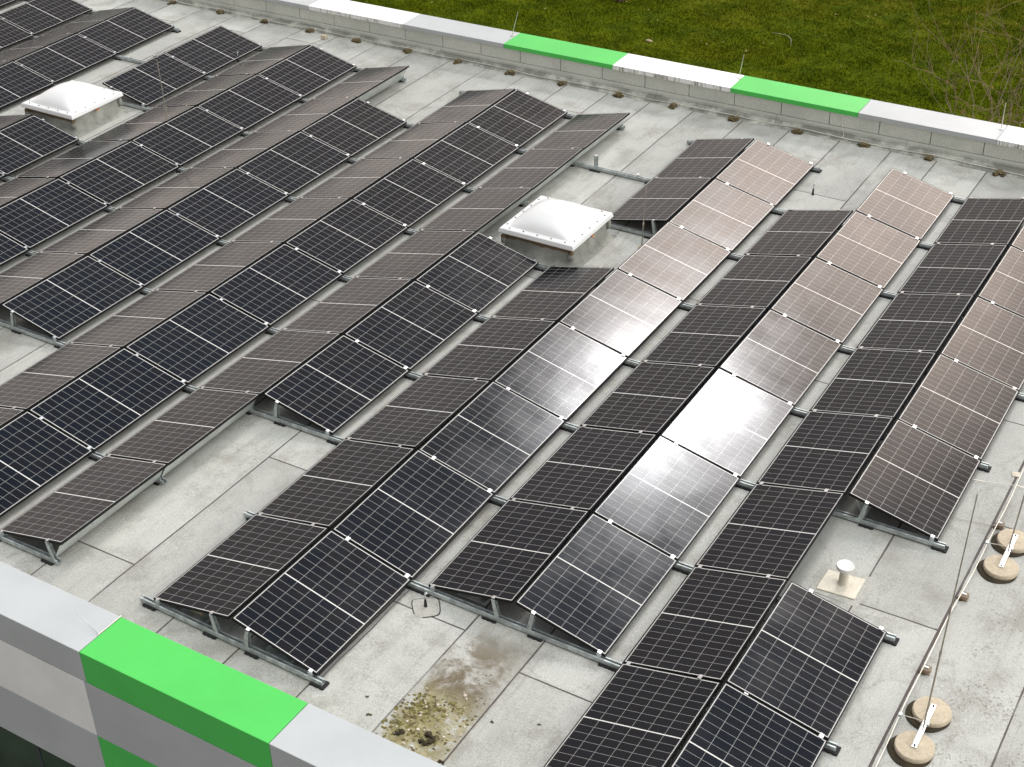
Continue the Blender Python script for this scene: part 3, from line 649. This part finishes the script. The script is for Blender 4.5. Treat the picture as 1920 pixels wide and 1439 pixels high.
# ================================================================== SKYLIGHTS
def skylight(cx, cy, lab):
    r = thing('skylight', (cx, cy, 0), lab, 'skylight', 'white domed skylights'); h0 = .667; hc = .605
    zr = fz(cx, cy)
    # curb with flared bitumen skirt
    mb = MB(); prof = [(.74, zr + .0), (.66, .025), (.625, .08), (.612, .16), (hc, .30), (hc, .335)]
    V = []; F = []
    for (q, z) in prof:
        c4 = .05
        ring = [(-q + c4, -q), (q - c4, -q), (q, -q + c4), (q, q - c4), (q - c4, q), (-q + c4, q), (-q, q - c4), (-q, -q + c4)]
        V += [(a, b, z) for a, b in ring]
    for i in range(len(prof) - 1):
        for j in range(8): F.append((i * 8 + j, i * 8 + (j + 1) % 8, (i + 1) * 8 + (j + 1) % 8, (i + 1) * 8 + j))
    mb.add(V, F); mb.build('curb', M_curb, r, auto=50)
    # folded corner flaps
    for a, b in ((hc + .006, -hc - .006), (hc + .006, hc + .006), (-hc - .006, -hc - .006)):
        fb = MB(); fb.blob((a * 1.005, b * 1.005, .20), .085, int(abs(a * 100 + b * 57)), 2, .2, (.55, .55, 1.15)); fb.build('corner_flap', M_curb, r, smooth=True)
    # white rim with sloping skirt
    mb = MB(); rp = [(h0 + .004, .318), (h0 + .012, .330), (h0 - .004, .392), (h0 - .02, .402), (h0 - .115, .405), (h0 - .115, .36)]
    V = []; F = []
    for (q, z) in rp: V += [(-q, -q, z), (q, -q, z), (q, q, z), (-q, q, z)]
    for i in range(len(rp) - 1):
        for j in range(4): F.append((i * 4 + j, i * 4 + (j + 1) % 4, (i + 1) * 4 + (j + 1) % 4, (i + 1) * 4 + j))
    mb.add(V, F); mb.build('rim', M_white, r, bevel=.006)
    # dome
    n = 40; q = h0 - .112; V = []; F = []
    for j in range(n + 1):
        for i in range(n + 1):
            a, b = -1 + 2 * i / n, -1 + 2 * j / n
            fa, fb_ = 1 - abs(a) ** 2.3, 1 - abs(b) ** 2.3
            V.append((a * q, b * q, 0.404 + .230 * (fa * fb_) ** .66))
    F = [(j * (n + 1) + i, j * (n + 1) + i + 1, (j + 1) * (n + 1) + i + 1, (j + 1) * (n + 1) + i) for j in range(n) for i in range(n)]
    MB().add(V, F).build('dome', M_white, r, smooth=True)
    for k in range(5):
        d = -.5 + k * .25
        for (a, b) in ((d, -h0 + .06), (d, h0 - .06), (-h0 + .06, d), (h0 - .06, d)):
            MB().lathe([(.013, .402), (.013, .409), (.008, .413)], (a, b, 0), 10).build('screw', M_screw, r)
    lb = MB(); lb.box(h0 - .045, h0 + .012, -.06, .02, .285, .315); lb.tube([(h0 - .03, -.02, .30), (h0 + .03, -.03, .27)], .012, 8); lb.build('latch', M_copper, r)
    return r
m, t = mat('curb_bitumen'); p = t.obj(); x, y, z = t.sep(p)
c = t.mix(t.ramp(t.noise(p, 3, 5, .65), .3, .7), (0.21, 0.215, 0.19), (0.36, 0.36, 0.32))
c = t.mix(t.ramp(t.noise(p, 150, 2, .8), .4, .55, .4, 0), c, (0.11, 0.11, 0.10))
edge = t.m('ADD', z, t.m('MULTIPLY', t.m('SUBTRACT', t.noise(p, 6, 4), .5), .10))
c = t.mix(t.m('MULTIPLY', t.ramp(edge, .215, .235), t.ramp(y, -.5, -.58)), c, (0.13, 0.09, 0.05))
c = t.mix(t.m('MULTIPLY', t.ramp(t.noise(t.comb(t.m('MULTIPLY', x, 5.0), t.m('MULTIPLY', y, 5.0), t.m('MULTIPLY', z, 1.2)), 1, 4, .7), .5, .75, 0, .7), t.ramp(z, .30, .05, .3, 1)), c, (0.075, 0.08, 0.075))
t.principled(c, .85, 0, 1.45, t.bump(t.noise(p, 60, 4), .4, .006)); M_curb = m
skylight(-.40, 9.777, 'white domed skylight in the gap beside the glaring panels')
skylight(-11.07, 9.79, 'white domed skylight near the left edge of the photo')

# ================================================================== SMALL ROOF THINGS
# vent pipe with cap
r = thing('roof_vent', (6.46, 4.188, 0), 'grey mushroom roof vent on beige pad beside the right panel gap', 'vent'); zv = fz(6.46, 4.19)
mb = MB(); V = [(-.29, -.27), (.27, -.29), (.28, .27), (-.27, .28)]
mb.hexa([(a, b, zv + .001) for a, b in V] + [(a, b, zv + .007) for a, b in V]); mb.build('patch', M_patch, r)
V = [at(1530, 1103, .02), at(1602, 1124, .02), at(1623, 1087, .02), at(1553, 1068, .02)]
mb = MB(); mb.hexa([(q[0] - 6.46, q[1] - 4.188, zv + .007) for q in V] + [(q[0] - 6.46, q[1] - 4.188, zv + .022) for q in V]); mb.build('base_pad', M_pvc, r, bevel=.006)
MB().lathe([(.075, zv + .021), (.062, zv + .03), (.055, zv + .06), (.053, .25)], n=28).build('pipe', M_pvc, r, auto=40)
MB().lathe([(.060, .235), (.098, .245), (.102, .262), (.100, .286), (.095, .291), (.088, .287), (.03, .286), (.01, .290)], n=32).build('cap', M_steelcap, r, auto=35)
# anchor pins
def anchor(p, lab, patch=False):
    z0 = fz(p[0], p[1]); r = thing('anchor_pin', (p[0], p[1], z0), lab, 'anchor', 'roof anchor pins')
    MB().lathe([(.022, .0), (.019, .02), (.013, .10), (.012, .115)], n=14).build('sleeve', M_rubber, r, smooth=True)
    MB().tube([(0, 0, .11), (0, 0, .185), (.006, 0, .20), (.022, -.002, .207), (.03, -.004, .20)], [.009, .009, .011, .012, .009], 10).build('eye', M_steelcap, r, smooth=True)
    if patch:
        n = 32; V = []
        cs4 = [at(u, v, z=0.0)[:2] - np.array(p) for u, v in ((770, 1122), (823, 1118), (826, 1152), (778, 1158))]
        for k in range(n):
            f = k / n * 4; i = int(f); q = f - i; e = cs4[i] * (1 - q) + cs4[(i + 1) % 4] * q; e = e * (1 - .13 * abs(1 - 2 * q) ** 3); V.append(tuple(e))
        F_ = [tuple(range(2 * n - 1, n - 1, -1))] + [(n + k, n + (k + 1) % n, (k + 1) % n, k) for k in range(n)]
        b = MB(); b.v = [(a * 1.05, c_ * 1.05, .0015) for a, c_ in V] + [(a * 1.05, c_ * 1.05, .004) for a, c_ in V]; b.f = F_; b.build('bitumen_bleed', M_rubber, r)
        b = MB(); b.v = [(a * .97, c_ * .97, .0045) for a, c_ in V] + [(a * .97, c_ * .97, .008) for a, c_ in V]; b.f = F_; b.build('patch', M_patch, r)
anchor((2.56, 1.575), 'anchor pin on square roof patch in front of the second ridge', True)
anchor((2.56, 13.376), 'anchor pin on the roof beyond the shiny panels near far wall')
anchor((-10.136, 13.52), 'anchor pin beside panels at the far left, in front of low panel edge')

# lightning protection: tall rods on pairs of concrete discs
def rod_pair(y, tip, lab, extra=0.0):
    x = 7.922; z0 = fz(x, y); r = thing('lightning_rod', (x, y, z0), lab, 'lightning rod', 'tall lightning rods on concrete discs')
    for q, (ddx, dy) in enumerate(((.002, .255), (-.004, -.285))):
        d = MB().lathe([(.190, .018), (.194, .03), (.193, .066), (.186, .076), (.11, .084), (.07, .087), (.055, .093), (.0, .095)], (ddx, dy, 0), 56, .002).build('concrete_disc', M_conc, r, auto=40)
        MB().lathe([(.214, .0015), (.222, .008), (.214, .019), (.1, .020)], (ddx - .028, dy - .034, 0), 44, .016).build('dark_mat', M_moss_and_mat, r, smooth=True)  # brown-black mat, slightly wider than the disc and shifted to one side
    b = MB(); b.box(-.026, .026, -.34, .31, .098, .104); b.box(-.026, -.022, -.30, .0, .104, .135); b.build('bracket', M_alu, r, bevel=.002)
    for yy in (.285, -.315): MB().lathe([(.012, .103), (.012, .113), (.006, .117)], (0, yy, 0), 8).build('bolt', M_screw, r)
    t_ = np.array(tip) - np.array([x, y, z0]); b0 = np.array([-.005, 0.0, .1]); d = t_ - b0
    MB().tube([b0, b0 + d * .33], .0095, 10).build('lower_rod', M_rod, r)
    MB().tube([b0 + d * .325, b0 + d * .345], .013, 10).build('coupling', M_rod, r)
    MB().tube([b0 + d * .335, b0 + d * .62, b0 + d], [.008, .0075, .0055], 10).build('upper_rod', M_rod, r)
    MB().tube([(-.256, .04, .072), (-.13, .03, .10), (0, 0, .135), (.03, -.01, .14)], .0045, 6).build('link_wire', M_wire, r)
    b = MB(); b.box(-.272, -.238, .02, .062, .058, .086); b.box(.02, .045, -.03, .01, .118, .145); b.build('clamp', M_galv, r)
rod_pair(2.46, tuple(at(1833, 926, y=2.50)), 'tall thin lightning rod on two concrete discs at lower right')
rod_pair(5.585, (8.06, 5.66, 3.0), 'lightning rod on two concrete discs at right edge, farther pair')
rod_pair(8.6, (7.97, 8.63, 3.0), 'lightning rod on concrete discs beyond the right edge')
# free rods in the array
def thin_rod(b, tip, lab, rad=.0095):
    r = thing('air_terminal', tuple(b), lab, 'lightning rod', 'thin lightning rods between the panels'); d = np.array(tip) - np.array(b)
    MB().tube([(0, 0, 0), d * .4], rad, 8).build('lower_rod', M_rod, r); MB().tube([d * .38, d * .42], rad * 1.5, 8).build('coupling', M_rod, r); MB().tube([d * .4, d], rad * .75, 8).build('upper_rod', M_rod, r)
    MB().lathe([(.05, 0), (.05, .03), (.02, .05)], n=16).build('base', M_conc, r)
thin_rod((.867, 10.3, fz(.867, 10.3)), at(1211.5, 352, y=10.33), 'thin lightning rod in front of dark panels right of the near skylight')
thin_rod((-8.733, 9.90, fz(-8.733, 9.9)), at(294, 112, x=-8.733), 'thin lightning rod rising from a ridge right of the left skylight')
# rods on the copings
for (q, tp, lab) in (((960, 68), (971, 23), 'short rod on far wall where grey meets green panel'), ((1385, 148), (1395, 103), 'short rod on far wall where white meets green panel'), ((1877, 243), (1886, 193), 'short rod on far wall in front of the bare shrub')):
    b = at(*q, z=.572); tip = at(*tp, y=b[1]); r = thing('coping_rod', tuple(b), lab, 'lightning rod', 'short rods on the parapets'); d = tip - b
    MB().tube([(0, 0, 0), d], [.008, .005], 8).build('rod', M_wire, r); MB().box(-.03, .03, -.02, .02, -.004, .012).build('clamp', M_alu, r)
b = at(186, 1189, z=.566); tip = at(142, 1150, y=b[1]); r = thing('coping_rod', tuple(b), 'leaning dark rod on near wall beside the green panel', 'lightning rod', 'short rods on the parapets'); d = tip - b
MB().tube([(0, 0, 0), d], [.005, .004], 8).build('rod', M_galv, r); MB().tube([(0, -.02, .006), (.005, .16, .006), (.01, .315, .01), (.02, .335, -.03), (.03, .345, -.1)], .005, 6).build('wire', M_wire, r)
# conductor wire on the right with brick supports
yy = np.linspace(-.6, 15.6, 50)
o = MB().tube([(7.666 + .012 * math.sin(q * 1.3) + .006 * math.sin(q * 4.1), q, .070 + fz(7.67, q) + .012 * math.sin(q * 2.2)) for q in yy], .0055, 7).build('conductor_wire', M_wire, smooth=True)
tag(o, 'pale lightning conductor wire along the roof seam at the right', 'wire')
for k, (q, lab) in enumerate((((7.69, 3.29), 'small brown brick under conductor wire beside lower concrete discs'), ((7.70, 4.62), 'small brown brick under conductor wire, middle one'), ((7.70, 6.07), 'small brown brick under conductor wire beside the upper concrete discs'))):
    z0 = fz(*q); r = thing('wire_support', (q[0], q[1], z0), lab, 'brick', 'bricks under the conductor wire')
    MB().box(-.045, .045, -.045, .05, .0, .062).build('brick', M_brick, r, bevel=.010); MB().blob((-.03, -.035, .012), .035, k + 3, 2, .4, (1.2, .8, .5)).build('moss', M_moss, r, smooth=True)
    MB().box(-.03, .02, -.012, .012, .062, .074).build('clip', M_galv, r)
cable([(7.05, 6.80, .012), (7.3, 6.83, .02), (7.6, 6.86, .06), (7.68, 6.87, .075), (7.9, 6.9, .05), (8.4, 6.98, .02)], 'thin pale wire from panel row to conductor at the right', .004, M_wire, 'conductor_branch', 'wire')
cable([(7.1, 5.95, .012), (7.4, 6.0, .014), (7.8, 6.06, .014), (8.4, 6.1, .014)], 'thin dark wire crossing beside the upper concrete discs', .003, M_rod, 'conductor_branch', 'wire')
p_ = at(1905, 890, z=0); mb = MB(); mb.box(-.05, .05, -.05, .05, 0, .012); o = mb.build('wire_plate', M_chip, bevel=.005); o.location = (p_[0], p_[1], .002 + fz(p_[0], p_[1])); o.rotation_euler.z = .3; tag(o, 'small pale square plate on the roof at the right edge', 'plate')
# conductor along the far wall with mossy blocks
hold = [-13.87, -12.42, -11.17, -9.87, -8.62, -7.30, -6.04, -4.77, -3.55, -2.33, -1.14, .16, 1.37, 2.64, 3.84, 5.09, 6.3]
pts = []
for x in np.linspace(-20, 9, 160):
    near_ = min(abs(x - q) for q in hold); pts.append((x, 15.705 + .012 * math.sin(x * 1.9), .055 + .02 * math.exp(-near_ * 6) - .012 * math.sin(x * 2.7) + fz(x, 15.7)))
tag(MB().tube(pts, .007, 7).build('conductor_wire', M_wire, smooth=True), 'pale lightning conductor wire running along the foot of the far wall', 'wire')
for k, x in enumerate(hold):
    z0 = fz(x, 15.68); sz = rng.uniform(.8, 1.15); r = thing('wire_block', (x, 15.672, z0), 'mossy little block under the wire along far wall, %s from left' % ORD[k + 1], 'block', 'mossy blocks along the far wall'); r.rotation_euler.z = rng.uniform(-.4, .4)
    MB().box(-.05 * sz, .05 * sz, -.045, .045, .0, .066 * sz).build('block', M_holder, r, bevel=.012)
    b = MB()
    for q in range(7): b.blob((rng.uniform(-.09, .06), rng.uniform(-.10, .02), rng.uniform(.0, .035)), rng.uniform(.018, .05), 100 + k * 9 + q, 2, .55, (1.1, 1, .7))
    b.build('moss', M_moss, r, smooth=True)
    b = MB()
    for q in range(34):
        a = rng.uniform(0, 6.28); p0 = np.array([rng.uniform(-.06, .06), rng.uniform(-.06, .04), .03 + .04 * rng.random()]); ln = rng.uniform(.03, .085)
        b.tube([p0, p0 + np.array([math.cos(a) * ln, math.sin(a) * ln * .8 - .01, rng.uniform(-.01, .05)])], [.0035, .001], 3, False)
    b.build('dry_grass', M_drygrass, r)
# concrete foot at the far row end and its strap
r = thing('wire_block', (-9.35, 15.45, fz(-9.35, 15.45)), 'clean pale block standing away from far wall above panels', 'block'); MB().box(-.06, .06, -.05, .05, 0, .09).build('block', M_conc, r, bevel=.012); MB().tube([(0, -.05, .05), (-.08, -.3, .02), (-.2, -.8, .01)], .004, 6).build('wire', M_wire, r)
cable([(2.15, 15.775, .46), (2.16, 15.785, .3), (2.19, 15.783, .18), (2.22, 15.775, .10), (2.23, 15.71, .07)], 'pale down wire on far wall below the right green panel', .007, M_wire, 'down_conductor', 'wire')

# ------------------------------------------------------------------ moss, gravel and debris in the near gutter sheet
def flake(mb, x, y, r, th, q):
    n = int(q.integers(6, 10)); z = fz(x, y); a0 = q.uniform(0, 6.28); st = q.uniform(.6, 1.0); tl = q.normal(0, .12, 2)
    P = []
    for k in range(n):
        a = a0 + 6.283 * k / n; rr = r * q.uniform(.6, 1.15); P.append((rr * math.cos(a), rr * math.sin(a) * st))
    V = [(x + c_, y + d, z + .0005) for c_, d in P] + [(x + c_ * .86, y + d * .86, z + th + tl[0] * c_ + tl[1] * d) for c_, d in P] + [(x, y, z + th * 1.25)]
    F = [(k, (k + 1) % n, n + (k + 1) % n, n + k) for k in range(n)] + [(n + k, n + (k + 1) % n, 2 * n) for k in range(n)]
    mb.add(V, F)
q_ = np.random.default_rng(5); b1, b3, b2 = MB(), MB(), MB()
for (pu, pv_, spu, spv, N_, r0) in ((800, 1318, 14, 12, 60, .030), (765, 1345, 26, 18, 70, .028), (728, 1362, 16, 12, 45, .022), (790, 1330, 30, 8, 30, .03), (852, 1328, 13, 9, 36, .022), (885, 1355, 18, 10, 26, .020), (845, 1395, 30, 14, 34, .022), (785, 1388, 30, 12, 34, .024), (900, 1320, 12, 26, 26, .016)):
    for k in range(N_):
        u, v = q_.normal(pu, spu), q_.normal(pv_, spv); p = at(u, v, z=0.0)
        if not (3.16 < p[0] < 3.96 and p[1] > -.7): continue
        flake(b1 if q_.random() < .55 else b3, p[0], p[1], r0 * q_.uniform(.35, 1.1), q_.uniform(.001, .005), q_)
    for k in range(N_ // 7):
        u, v = q_.normal(pu, spu * 1.1), q_.normal(pv_, spv * 1.2); p = at(u, v, z=0.0)
        if not (3.16 < p[0] < 3.96 and p[1] > -.7): continue
        flake(b2, p[0], p[1], q_.uniform(.006, .019), q_.uniform(.008, .014), q_)
for (u, v, r0) in ((872, 1305, .022), (874, 1311, .014), (895, 1312, .012), (870, 1300, .01), (836, 1235, .011), (790, 1338, .02), (784, 1370, .022), (832, 1384, .022), (757, 1396, .02), (864, 1381, .014)):
    p = at(u, v, z=0.0); flake(b2, p[0], p[1], r0, .013, q_)
tag(b1.build('moss_patch', M_yel), 'yellow green moss crusts on the stained roof strip by near wall', 'moss', kind='stuff')
tag(b3.build('dry_crust', M_moss), 'brown dried crusts between the moss on the stained roof strip', 'moss', kind='stuff')
tag(b2.build('gravel', M_chip), 'pale pebbles lying in the moss on the stained roof strip', 'gravel', kind='stuff')
def clump(px, r0, lab, seed, m=M_moss_and_mat):
    p = at(*px, z=.02); o = MB()
    q = np.random.default_rng(seed)
    for k in range(9): o.blob((q.uniform(-r0, r0), q.uniform(-r0, r0) * .8, r0 * .1), r0 * q.uniform(.25, .55), seed * 20 + k, 2, .6, (1, 1, .6))
    ob = o.build('moss_clump', m, smooth=True); ob.location = (p[0], p[1], fz(p[0], p[1])); tag(ob, lab, 'moss')
clump((800, 1385), .075, 'large dark moss clump by the near wall', 5); clump((750, 1374), .045, 'smaller dark moss clump left of the large one by near wall', 8)
clump((693, 1339), .022, 'small brown clump on clean roof sheet left of the moss strip', 11, M_moss); clump((688, 1305), .014, 'tiny brown crumb on clean roof sheet left of moss strip', 13, M_moss)
clump((923, 1352), .015, 'tiny dark crumb on roof right of the moss strip', 17); clump((1011, 1356), .016, 'tiny greenish crumb on roof right of moss strip', 19, M_moss); clump((828, 1428), .03, 'flat dark moss clump at edge of near wall', 23)

# ================================================================== BEHIND THE WALL
# bare shrub: several stems from one stool
def shrub():
    r = thing('bare_shrub', (4.55, 19.4, ZG), 'leafless multi stemmed shrub behind far wall at upper right', 'shrub')
    q = np.random.default_rng(21); trunk, limbs, twigs, leaf = MB(), MB(), MB(), MB()
    def grow(p, d, ln, rad, lvl):
        n = 6 if lvl < 2 else 4; pts = [p]; rr = [rad]
        for k in range(n):
            d = d + q.normal(0, .10 + .05 * lvl, 3) + np.array([0, 0, .04]); d /= np.linalg.norm(d); pts.append(pts[-1] + d * ln / n); rr.append(rad * (1 - .6 * (k + 1) / n))
        (trunk if lvl == 0 else limbs if lvl == 1 else twigs).tube(pts, rr, 6 if lvl < 2 else 4, False)
        if lvl >= 3:
            if q.random() < .12:
                e = pts[-1]; leaf.add([e + q.normal(0, .022, 3) for _ in range(4)], [(0, 1, 2), (0, 2, 3)])
            return
        for k in range(2 if lvl == 0 else 3 if lvl < 3 else 4):
            i = int(q.integers(2, n + 1)); dd = d + q.normal(0, .55, 3) * np.array([1, 1, .5]) + np.array([0, 0, .22]); dd /= np.linalg.norm(dd)
            grow(pts[i], dd, ln * q.uniform(.42, .72), max(rr[i] * .7, .0058), lvl + 1)
    for k in range(11):
        a = q.uniform(0, 6.28); sp = q.uniform(.05, .26); d = np.array([math.cos(a) * sp, math.sin(a) * sp * .7, 1.0]); d /= np.linalg.norm(d)
        grow(np.array([q.normal(0, .22), q.normal(0, .15), 0.0]), d, q.uniform(3.0, 4.3), q.uniform(.024, .038), 0)
    trunk.build('stems', M_bark, r, smooth=True); limbs.build('branches', M_bark, r, smooth=True); twigs.build('twigs', M_twig, r); leaf.build('dead_leaves', M_deadleaf, r)
shrub()
# dead tussock, bare soil spot and a fallen twig on the lawn
p_ = at(1163, 2, z=ZG); r = thing('dead_tussock', tuple(p_), 'brown withered plant tuft on lawn at the top edge', 'plant'); b = MB()
for k in range(160):
    a = rng.uniform(0, 6.28); ln = rng.uniform(.12, .4); b.tube([(rng.normal(0, .07), rng.normal(0, .07), 0), (math.cos(a) * ln * .5, math.sin(a) * ln * .5, ln * .7), (math.cos(a) * ln, math.sin(a) * ln, ln * .6)], [.010, .008, .002], 3, False)
b.build('stalks', M_twig, r)
p_ = at(1217, 78, z=ZG); o = MB().blob((0, 0, .02), .09, 77, 3, .25, (1.3, .8, .45)).build('stone', simple('pale_stone', (.30, .23, .14), .9, 0, .3, 9, .4), smooth=True); o.location = tuple(p_); tag(o, 'pale stone lying in the lawn behind the white coping', 'stone')
p_ = at(1470, 70, z=ZG + .1); o = MB().tube([(-.5, .25, -.02), (-.2, .16, .02), (.1, .05, .05), (.3, -.2, .05), (.42, -.5, 0)], [.003, .005, .007, .006, .004], 6).build('fallen_twig', M_chip, smooth=True); o.location = tuple(p_); tag(o, 'bent pale twig lying on the lawn', 'twig')
